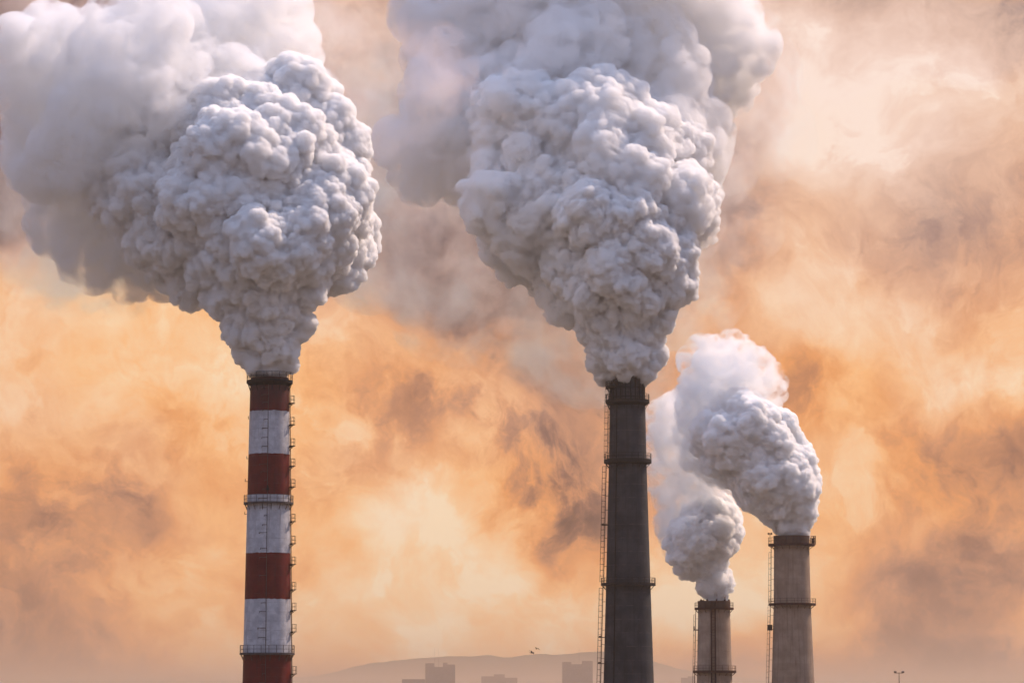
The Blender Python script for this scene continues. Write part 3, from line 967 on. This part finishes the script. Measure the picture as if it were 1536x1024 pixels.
def block(name, label, cat, group, boxes, Y, deep, windows=True, masts=(), store=3.2):
    """boxes: (px left, px right, px top)"""
    x0 = at((boxes[0][0] + boxes[-1][1]) / 2, 1000, Y)
    root = empty(name, (x0.x, Y, 0))
    tag(root, label, cat, group)
    s = Y / F
    for k, (l, r, t) in enumerate(boxes):
        xl, xr, zt = at(l, 1000, Y).x - x0.x, at(r, 1000, Y).x - x0.x, zat(t, Y)
        dd = deep * (1 - .13 * (k % 2))
        bm = bmesh.new()
        box(bm, ((xl + xr) / 2, dd / 2, zt / 2), (xr - xl - .02, dd, zt))
        w = obj('wall', bm, M_wall, root)
        bm = bmesh.new()
        lathe_w = .35
        for cx, cy, sx, sy in (((xl + xr) / 2, .2, xr - xl, .4), ((xl + xr) / 2, dd - .2, xr - xl, .4)):
            box(bm, (cx, cy, zt + .45), (sx - .1, sy - .04, .9))
        box(bm, ((xl + xr) / 2, dd / 2, zt + .12), (xr - xl - .5, dd - .9, .2))
        obj('roof', bm, M_roof, root)
        if windows:
            nx = max(1, int((xr - xl) / 3.4))
            z = zt - 2.2
            rows_ = 0
            while z > 20 and rows_ < 8:
                for i in range(nx):
                    cx = xl + (xr - xl) * (i + .5) / nx
                    if windows is True:
                        wb = bmesh.new()
                        box(wb, (cx, -.02, z), (1.7, .12, 1.5))
                        box(wb, (cx, -.1, z - .82), (1.9, .2, .1))
                        obj('window', wb, M_glass, root)
                z -= store; rows_ += 1
    for mx, mt in masts:
        p = at(mx, mt, Y)
        zz = min(zat(b[2], Y) for b in boxes)
        bm = bmesh.new()
        rod(bm, (p.x - x0.x, deep * .4, zz - 1), (p.x - x0.x, deep * .4, p.z), .28, 6)
        for f in (.55, .8):
            h = zz + (p.z - zz) * f
            rod(bm, (p.x - x0.x - .8, deep * .4, h), (p.x - x0.x + .8, deep * .4, h), .1, 4)
        obj('antenna_mast', bm, M_dark, root)
    return root
YB = 7600
block('office_tower', 'hazy stepped tower block with two thin masts on its roof', 'tower block', None,
      [(638, 651, 994.5), (651, 664.5, 1000), (664.5, 671, 993.5), (671, 682.5, 996.5)], YB, 22, True, [(651.7, 971.5), (658, 973.5)])
block('office_tower', 'hazy tower block with one thin mast, just left of the dark chimney', 'tower block', None,
      [(843.5, 857, 992.5), (857, 873, 996), (873, 889, 991)], YB + 120, 24, True, [(868.7, 970)])
block('low_building', 'low flat block adjoining the twin masted tower on its left', 'building', 'low hazy buildings', [(603, 637.4, 1018.5)], YB + 10, 20, False)
block('low_building', 'low hazy block roughly midway between the two masted towers', 'building', 'low hazy buildings', [(722, 741, 1014), (741, 757, 1011), (757, 776, 1016)], YB + 2600, 26, False)
block('low_building', 'low hazy block beside the foot of the short chimney, left of it', 'building', 'low hazy buildings', [(1022, 1032, 1016), (1032, 1043, 1014)], YB + 2600, 26, False)

fm = at(1348.5, 1008, 1500)
lm = empty('floodlight_mast', (fm.x, 1500, 0))
tag(lm, 'thin T shaped lighting mast poking up at the bottom right', 'lighting mast')
bm = bmesh.new()
bmesh.ops.create_cone(bm, cap_ends=True, segments=8, radius1=.4, radius2=.16, depth=fm.z, matrix=Matrix.Translation((0, 0, fm.z / 2)))
obj('pole', bm, M_dark, lm)
bm = bmesh.new()
rod(bm, (-2.1, 0, fm.z - .2), (2.1, 0, fm.z - .2), .16)
obj('crossbar', bm, M_dark, lm)
for dx in (-1.9, 1.9):
    bm = bmesh.new()
    box(bm, (dx, -.2, fm.z + .25), (1.3, .7, .7), 0, .4)
    box(bm, (dx, -.05, fm.z + .62), (1.1, .5, .12), 0, .4)
    obj('floodlight', bm, M_dark, lm)

# birds
M_bird = metal_mat('dark_feathers', (.02, .018, .018, 1), (.04, .035, .03, 1), .9)
def bird(px, py, Y, label, span, rz):
    bm = bmesh.new()
    P = [(0, .0, .0, .055), (.16, 0, .01, .035), (.24, 0, .02, .008)]
    # body from tail to head
    ring = []
    prof = [(-.26, .006), (-.20, .03), (-.08, .055), (.04, .06), (.13, .042), (.18, .038), (.215, .02), (.26, .003)]
    for x, r in prof:
        ring.append([bm.verts.new((x, r * math.cos(a), r * .9 * math.sin(a))) for a in [k * math.pi / 4 for k in range(8)]])
    for A, B in zip(ring, ring[1:]):
        for k in range(8):
            bm.faces.new((A[k], A[(k + 1) % 8], B[(k + 1) % 8], B[k]))
    bm.faces.new(ring[0]); bm.faces.new(list(reversed(ring[-1])))
    for s_ in (-1, 1):
        sec = [(0, .04, .10, -.09), (.35, .16, .09, -.10), (.7, .13, .03, -.10), (1.0, .02, -.08, -.13)]
        pr = None
        for f, z, xf, xb in sec:
            y = s_ * (.03 + f * span / 2)
            t = .012 * (1 - f) + .003
            q = [bm.verts.new((xf, y, z)), bm.verts.new((xb, y, z)), bm.verts.new((xb, y, z - t)), bm.verts.new((xf, y, z - t))]
            if pr:
                for k in range(4):
                    bm.faces.new((pr[k], pr[(k + 1) % 4], q[(k + 1) % 4], q[k]))
            else:
                bm.faces.new(q)
            pr = q
        bm.faces.new(list(reversed(pr)))
    t = [bm.verts.new(v) for v in ((-.22, .02, .004), (-.36, .06, .004), (-.36, -.06, .004), (-.22, -.02, .004), (-.22, .02, -.006), (-.36, .06, -.004), (-.36, -.06, -.004), (-.22, -.02, -.006))]
    for f in ((0, 1, 2, 3), (7, 6, 5, 4), (0, 4, 5, 1), (1, 5, 6, 2), (2, 6, 7, 3), (3, 7, 4, 0)):
        bm.faces.new([t[i] for i in f])
    o = obj('bird', bm, M_bird, None, True)
    o.location = at(px, py, Y)
    o.rotation_euler = (.35, .1, rz)
    tag(o, label, 'bird', 'birds in the distance')
bird(797.8, 978.5, 330, 'larger and lower of two tiny birds flying left of the dark chimney', .95, .6)
bird(804.8, 972.5, 420, 'smaller and upper of two tiny birds flying left of the dark chimney', .8, 2.2)

# ------------------------------------------------------------------ haze
HAZE = 1.25e-4
bm = bmesh.new()
box(bm, (0, 18850, 74), (50000, 38200, 152))
m, N = new_mat('haze')
vp = N.n('ShaderNodeVolumePrincipled', {'Color': (.99, .97, .94, 1), 'Density': HAZE, 'Anisotropy': .88})
N.n('ShaderNodeOutputMaterial', {'Volume': vp.outputs[0]})
hz = obj('haze', bm, m)
tag(hz, kind='stuff')
hz.display_type = 'WIRE'
print('total', time.time() - T0)
